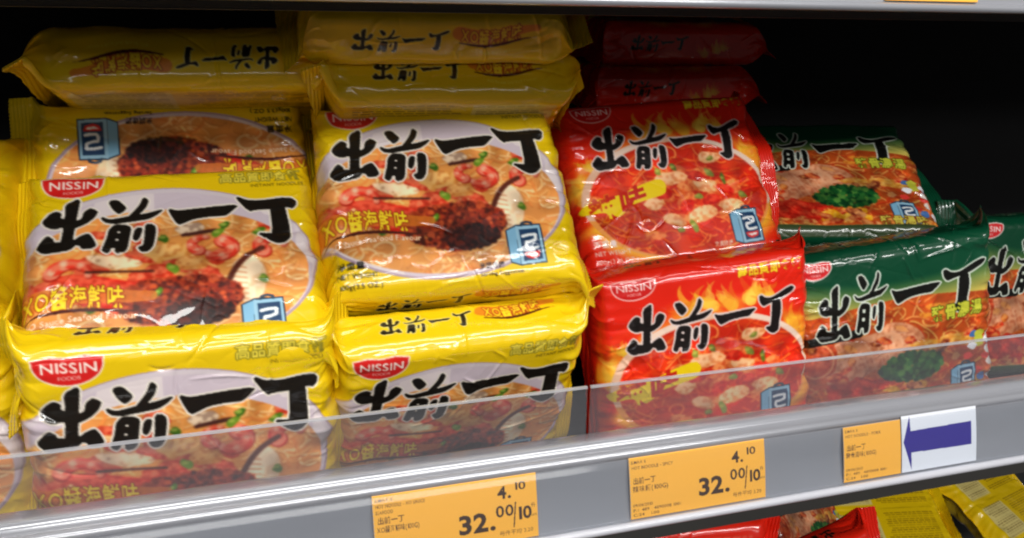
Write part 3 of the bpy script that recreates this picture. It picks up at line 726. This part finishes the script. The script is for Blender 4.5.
P_('E2', AG, 112, ((.428, .556, -.107), -18, 54, -.5), 'green noodle pack lying back in the shade above the upright green one', GG, bendL=60, bendR=20)
pack_copy(pk['C1'], ((.345, .715, .020), 0, 80, 0), 'dim red noodle pack lying flat deep in the shelf, upper of two')
pack_copy(pk['C2'], ((.330, .705, -.022), 3, 84, 0), 'dim red noodle pack lying flat deep in the shelf, lower of two')

# ------------------------------------------------------------------ the shelf
def ray_at(px, py, Yc):
    d = CR*((px-CX)/FOC)-CU*((py-CY)/FOC)+CF
    return d*(Yc/d.y)
def zpx(py, Yc): return ray_at(590, py, Yc).z
def sweep(name, prof, x0, x1, mat, parent, n=40, closed=True, smooth=True):
    """extrude a (Y, Z) profile along X"""
    prof = [Vector((0, y, z)) for y, z in prof]
    me = bpy.data.meshes.new(name); vs, fs = [], []
    xs = [x0+(x1-x0)*i/n for i in range(n+1)]; m = len(prof)
    for x in xs: vs += [(x, p.y+ORG.y, p.z+ORG.z) for p in prof]
    for i in range(n):
        for j in range(m if closed else m-1):
            k = (j+1) % m
            fs.append((i*m+j, i*m+k, (i+1)*m+k, (i+1)*m+j))
    if closed: fs += [tuple(range(m))[::-1], tuple(n*m+j for j in range(m))]
    me.from_pydata(vs, [], fs)
    import bmesh
    bm = bmesh.new(); bm.from_mesh(me); bmesh.ops.recalc_face_normals(bm, faces=bm.faces); bm.to_mesh(me); bm.free()
    for p in me.polygons: p.use_smooth = smooth
    if smooth: me.set_sharp_from_angle(angle=R_(38))
    return link(name, me, mat, parent)
def arc(cy, cz, r, a0, a1, n=8): return [(cy+r*math.cos(R_(a0+(a1-a0)*i/n)), cz+r*math.sin(R_(a0+(a1-a0)*i/n))) for i in range(n+1)]
SX0, SX1 = -.75, 1.45
shelf = empty('shelf', Matrix.Translation((0, 0, 0)))
tag(shelf, 'dark metal shelf with grey plastic front edge holding the upright packs and orange tags', 'shelf')
zt = zpx(441, .385)                    # top of the rolled edge
zg = zpx(456, .378)                    # groove
zb = zpx(529, .368)                    # foot of the tag channel
ze = zpx(536, .366)
def edge_profile():
    p = [(.396, zt-.001), (.391, zt+.0005)]
    p += arc(.3845, zt-.0045, .0050, 75, 190, 8)          # rolled bead
    p += [(.3800, zt-.0075), (.3805, zg+.0030), (.3785, zg+.0016)]
    p += arc(.3770, zg-.0014, .0028, 95, 200, 6)          # second small bead
    p += [(.3752, zg-.0036)]
    p += [(.3752+(.3685-.3752)*i/5-.0012*math.sin(math.pi*i/5)*-1, zg-.0036+(zb+.0015-zg+.0036)*i/5) for i in range(1, 6)]
    p += [(.3660, zb+.0010)]
    p += arc(.3660, zb-.0012, .0022, 110, 300, 7)         # bright bottom bead
    p += [(.3720, zb-.0034), (.3860, zb-.0020), (.3960, zb+.006)]
    return p
EP = edge_profile()
channel = sweep('price_channel', EP, SX0, SX1, LIPGREY, shelf)
strip_prof = arc(.3650, zb-.0008, .0024, 0, 360, 18)[:-1]
strip = sweep('edge_strip', strip_prof, SX0-.001, SX1+.001, PALEEDGE, shelf)
ZD = -.280
def slab(name, y0, y1, z0, z1, x0, x1, mat, parent, bev=.0015):
    import bmesh
    bm = bmesh.new(); bmesh.ops.create_cube(bm, size=1)
    for v in bm.verts: v.co = Vector((x0+(v.co.x+.5)*(x1-x0), y0+(v.co.y+.5)*(y1-y0), z0+(v.co.z+.5)*(z1-z0)))+ORG
    if bev: bmesh.ops.bevel(bm, geom=bm.edges[:], offset=bev, segments=2, affect='EDGES')
    me = bpy.data.meshes.new(name); bm.to_mesh(me); bm.free()
    return link(name, me, mat, parent)
slab('deck', .397, .90, ZD-.012, ZD, SX0, SX1, STEEL, shelf)
# transparent flap in front of the tags
c0 = [(.3722+(.3650-.3722)*i/14-.0006*math.sin(math.pi*i/14)-.0008*math.exp(-((i-2.2)/1.6)**2), zg-.0030+(zb+.0022-zg+.0030)*i/14) for i in range(15)]
cov = c0+[(y+.0006, z) for y, z in c0[::-1]]
sweep('tag_cover', cov, SX0+.002, SX1-.002, COVER, shelf)

zu = zpx(441, .384)-.012
guard_prof = [(.3868, zt-.002), (.3862, zt+.012), (.3856, zpx(389, .384)), (.3844, zpx(389, .384)), (.3850, zt+.012), (.3856, zt-.002)]
x_split = ray_at(588, 420, .385).x
for i, (a, b) in enumerate(((SX0+.01, x_split-.001), (x_split+.001, SX1-.01))):
    g = sweep('shelf_guard', guard_prof, a, b, GUARD, None, smooth=False)
    rz = guard_prof[2][1]; sweep('rim', [(.3859, rz+.0002), (.3859, rz+.0014), (.3841, rz+.0014), (.3841, rz+.0002)], a, b, RIM_GLINT, g, smooth=False)  # added pale strip, the guard's top edge highlight as a colour
    tag(g, ['clear plastic guard strip standing in front of the yellow packs', 'clear plastic guard strip standing in front of the red and green packs'][i], 'shelf guard', 'clear guard strips along the shelf edge')

# upper shelf: same edge moulding, hung above
upper = empty('shelf', Matrix.Translation((0, 0, 0)))
tag(upper, 'upper shelf overhead with shaded grey front edge, dark underneath', 'shelf')
dzu = ray_at(700, 8, .366).z-(zb-.0034)
ou = channel.copy(); COL.objects.link(ou); ou.parent = upper; ou.location = (0, 0, dzu)
ou.data = channel.data.copy()
slab('deck', .397, .90, dzu-.214, dzu-.202, SX0, SX1, STEEL, upper)
slab('rear_lip', .397, .402, dzu-.262, dzu-.2145, SX0, SX1, STEEL, upper, .001)
bw = slab('back_wall', .905, .93, -.9, .35, SX0-.1, SX1+.1, DARKWALL, None); tag(bw, 'dark board closing the back of the shelving', None, None, 'structure')

# ------------------------------------------------------------------ price tags
def art_tag(w, h, lines, price, bg=(255, 184, 62)):
    A = Art(0, w, 0, h, .12, bg); K = (58, 34, 20)
    for (t, x, v, s, wd) in lines: A.put(A.tris(text_tris(t, x, v, s, wd, .008)), K, .85)
    if price:
        A.put(A.tris(text_tris('4.', w-22, h*.32, 9.2, 7.4, .03)), K); A.put(A.tris(text_tris('10', w-13.5, h*.22, 6.0, 7.4, .015)), K)
        A.put(A.tris(text_tris('32.', w-44.5, h*.78, 14.0, 20.5, .034)), K); A.put(A.tris(text_tris('00', w-23.6, h*.60, 8.6, 10.0, .018)), K)
        A.put(A.poly([(w-12.6, h*.40), (w-11.9, h*.40), (w-13.4, h*.80), (w-14.1, h*.80)]), K)
        A.put(A.tris(text_tris('10', w-12.2, h*.68, 9.6, 8.8, .028)), K)
        A.put(A.tris(text_tris('件', w-3.6, h*.52, 3.0, 2.6)), K); A.put(A.tris(text_tris('pcs', w-4.0, h*.66, 2.4, 3.4)), K)
        A.put(A.tris(text_tris('每件平均 3.20', w-22, h*.90, 3.0, 19)), K, .8)
    # faint perforation along the left edge
    for k in range(int(h/2)): A.put(A.ell(0, 1+2*k, .35, .45) < 1, (200, 190, 180))
    return A
zT0, zT1 = zg-.0052, zb+.0022
def chan_point(x, t, out=0.0):
    """point on the channel's tag face, t = 0 at its top, 1 at its bottom"""
    y = .3752+(.3685-.3752)*t-.0006; z = zg-.0036+(zb+.0015-zg+.0036)*t
    return Vector((x, y-out, z))
def price_tag(x0, x1, t0, t1, art, label, curl=.0):
    w, h = art.w*art.px, art.h*art.px
    st = .3
    us = np.linspace(0, 1, int(w/st)); vs = np.linspace(0, 1, int(h/st))
    U, V_ = np.meshgrid(us, vs)
    Pt = np.zeros((len(vs), len(us), 3))
    top, bot = chan_point(0, t0), chan_point(0, t1)
    bow = .0007*np.sin(U*math.pi)*0+.0005*np.sin(V_*math.pi)
    Pt[..., 0] = x0+(x1-x0)*U
    Pt[..., 1] = top.y+(bot.y-top.y)*V_-.0007-bow-curl*U**2
    Pt[..., 2] = top.z+(bot.z-top.z)*V_
    Pb = Pt.copy(); Pb[..., 1] += .00035
    C = art.sample(U*w, V_*h)
    full = np.concatenate([Pt, Pb[::-1]], 0); CC = np.concatenate([C, np.ones_like(C)*.9], 0)
    base = Vector(((x0+x1)/2, bot.y, bot.z))
    full = full-np.array(base)
    me = grid_mesh('price_tag', full, CC, True)
    o = link('price_tag', me, CARD); o.location = base+ORG
    tag(o, label, 'price tag', 'price tags in the shelf edge channel')
    return o
yT = .371
def xat(px, py): return ray_at(px, py, yT).x
def tag_spec(pl, pr, pt, pb):
    return xat(*pl), xat(*pr)
xa0, xa1 = xat(373, 515), xat(537, 490)
xb0, xb1 = xat(629.5, 488), xat(764.5, 466)
xc0, xc1 = xat(843, 455), xat(900, 446)
hmm = (chan_point(0, 0)-chan_point(0, 1)).length*1000
names = [('出前一丁', 'XO醬海鮮味(100G)', 'HOT NOODLE - XO SAUCE', 'SEAFOOD'), ('出前一丁', '辣味麵(100G)', 'HOT NOODLE - SPICY', ''), ('出前一丁', '豬骨湯味(100G)', 'HOT NOODLE - PORK', '')]
def tag_lines(n, h):
    L = [('S.MAX 5', 1.4, h*.10, 2.4, 9), (n[2], 1.4, h*.19, 2.5, 26), (n[0], 2, h*.42, 4.0, 14), (n[1], 1.6, h*.55, 3.8, 22), ('09/06/2013', 1.6, h*.80, 2.3, 12), ('P:1  489   4890008 1001', 1.6, h*.88, 2.3, 30), ('C:24   1.00', 1.6, h*.96, 2.3, 16)]
    if n[3]: L.insert(2, (n[3], 1.4, h*.28, 2.5, 9))
    return L
price_tag(xa0, xa1, -.02, .99, art_tag((xa1-xa0)*1000, hmm, tag_lines(names[0], hmm), True), 'orange price tag reading 32.00 under the yellow packs, largest and leftmost of the tags')
price_tag(xb0, xb1, -.02, .99, art_tag((xb1-xb0)*1000, hmm, tag_lines(names[1], hmm), True), 'orange price tag reading 32.00 under the red packs')
price_tag(xc0, xc1, .0, .98, art_tag((xc1-xc0)*1000, hmm, tag_lines(names[2], hmm), False), 'narrower orange price tag with small print only, beside the white arrow card')
# white card with an indigo arrow, right of the last tag
xd0, xd1 = xat(901, 446), xat(975, 436)
wA = (xd1-xd0)*1000
AA = Art(0, wA, 0, hmm, .12, (232, 234, 242))
m_ = AA.poly([(1.2, hmm*.46), (6.2, hmm*.02), (6.8, hmm*.28), (wA-4, hmm*.26), (wA-4, hmm*.68), (7.2, hmm*.66), (7.4, hmm*.97)]); AA.put(m_, (44, 30, 140))
o = price_tag(xd0, xd1, -.06, .98, AA, 'white card with an indigo arrow pointing left at the last orange tag'); o.name = 'arrow_card'; o['category'] = 'arrow card'; del o['group']
# the end of a tag on the upper edge
AU = art_tag(60, hmm, tag_lines(names[2], hmm), True)
xu0 = ray_at(880, 4, .371).x
ot = price_tag(xu0, xu0+.060, 0, .98, AU, 'orange price tag on the upper shelf edge, cut off by the top of the picture'); ot.location.z += dzu

# ------------------------------------------------------------------ packs on the shelf below
def low(px, py, Yc, ps, src, label):
    p = ray_at(px, py, Yc); return pack_copy(pk[src], ((p.x, p.y, p.z), *ps), label)
low(668, 597, .50, (174, -10, -2), 'C1', 'red noodle pack on the shelf below, under the middle orange tag')
low(792, 516, .66, (40, 40, 20), 'E2', 'dark crumpled pack on the shelf below beside the red one')
low(880, 516, .80, (150, -66, 12), 'B3', 'gold noodle pack tilted on the shelf below, under the narrow tag')
low(990, 502, .80, (208, -64, -10), 'A3', 'gold noodle pack on the shelf below, under the arrow card')
low(800, 628, .47, (186, -14, 8), 'C2', 'red noodle pack poking up lowest on the shelf below')

# neighbours that the shelf carries on to either side
pack_copy(pk['B2'], ((-.215, .455, -.195), 3, -4, 0), 'yellow noodle pack at the far left edge, bottom of its stack')
pack_copy(pk['B1'], ((-.222, .490, -.105), 3, 40, 0), 'yellow noodle pack at the far left edge, above the bottom one')
pack_copy(pk['E2'], ((.590, .490, -.190), -6, 4, 2), 'green noodle pack at the far right edge behind the guard')

bpy.data.objects.remove(_to); bpy.data.curves.remove(_cu)

# ------------------------------------------------------------------ light: shop ceiling lamps over the aisle, dim room round about
def area(name, loc, aim, sx, sy, power, col):
    l = bpy.data.lights.new(name, 'AREA'); l.shape = 'RECTANGLE'; l.size = sx; l.size_y = sy; l.energy = power; l.color = col
    o = bpy.data.objects.new(name, l); COL.objects.link(o); o.location = loc
    o.rotation_euler = (Vector(aim)-Vector(loc)).to_track_quat('-Z', 'Y').to_euler()
    return o
area('ceiling_lamp', (.1, -.75, 1.6), (.1, .05, .1), 2.0, .18, 23, (1, .99, .95))
area('ceiling_lamp', (.4, -2.6, 1.6), (.2, .05, .1), 2.8, .3, 76, (1, .99, .96))
area('ceiling_lamp', (.2, -7.0, 1.6), (.2, .05, .1), 5.0, .5, 36, (1, .98, .95))
w = bpy.data.worlds.new('World'); sc.world = w; w.use_nodes = True
bg = w.node_tree.nodes['Background']; bg.inputs[0].default_value = (1, .98, .95, 1); bg.inputs[1].default_value = .055

sc.view_settings.view_transform = 'Standard'; sc.view_settings.look = 'None'; sc.view_settings.exposure = 0; sc.view_settings.gamma = 1
sc.cycles.max_bounces = 8; sc.cycles.transparent_max_bounces = 16
sc.cycles.pixel_filter_type = 'BLACKMAN_HARRIS'; sc.cycles.filter_width = 2.1
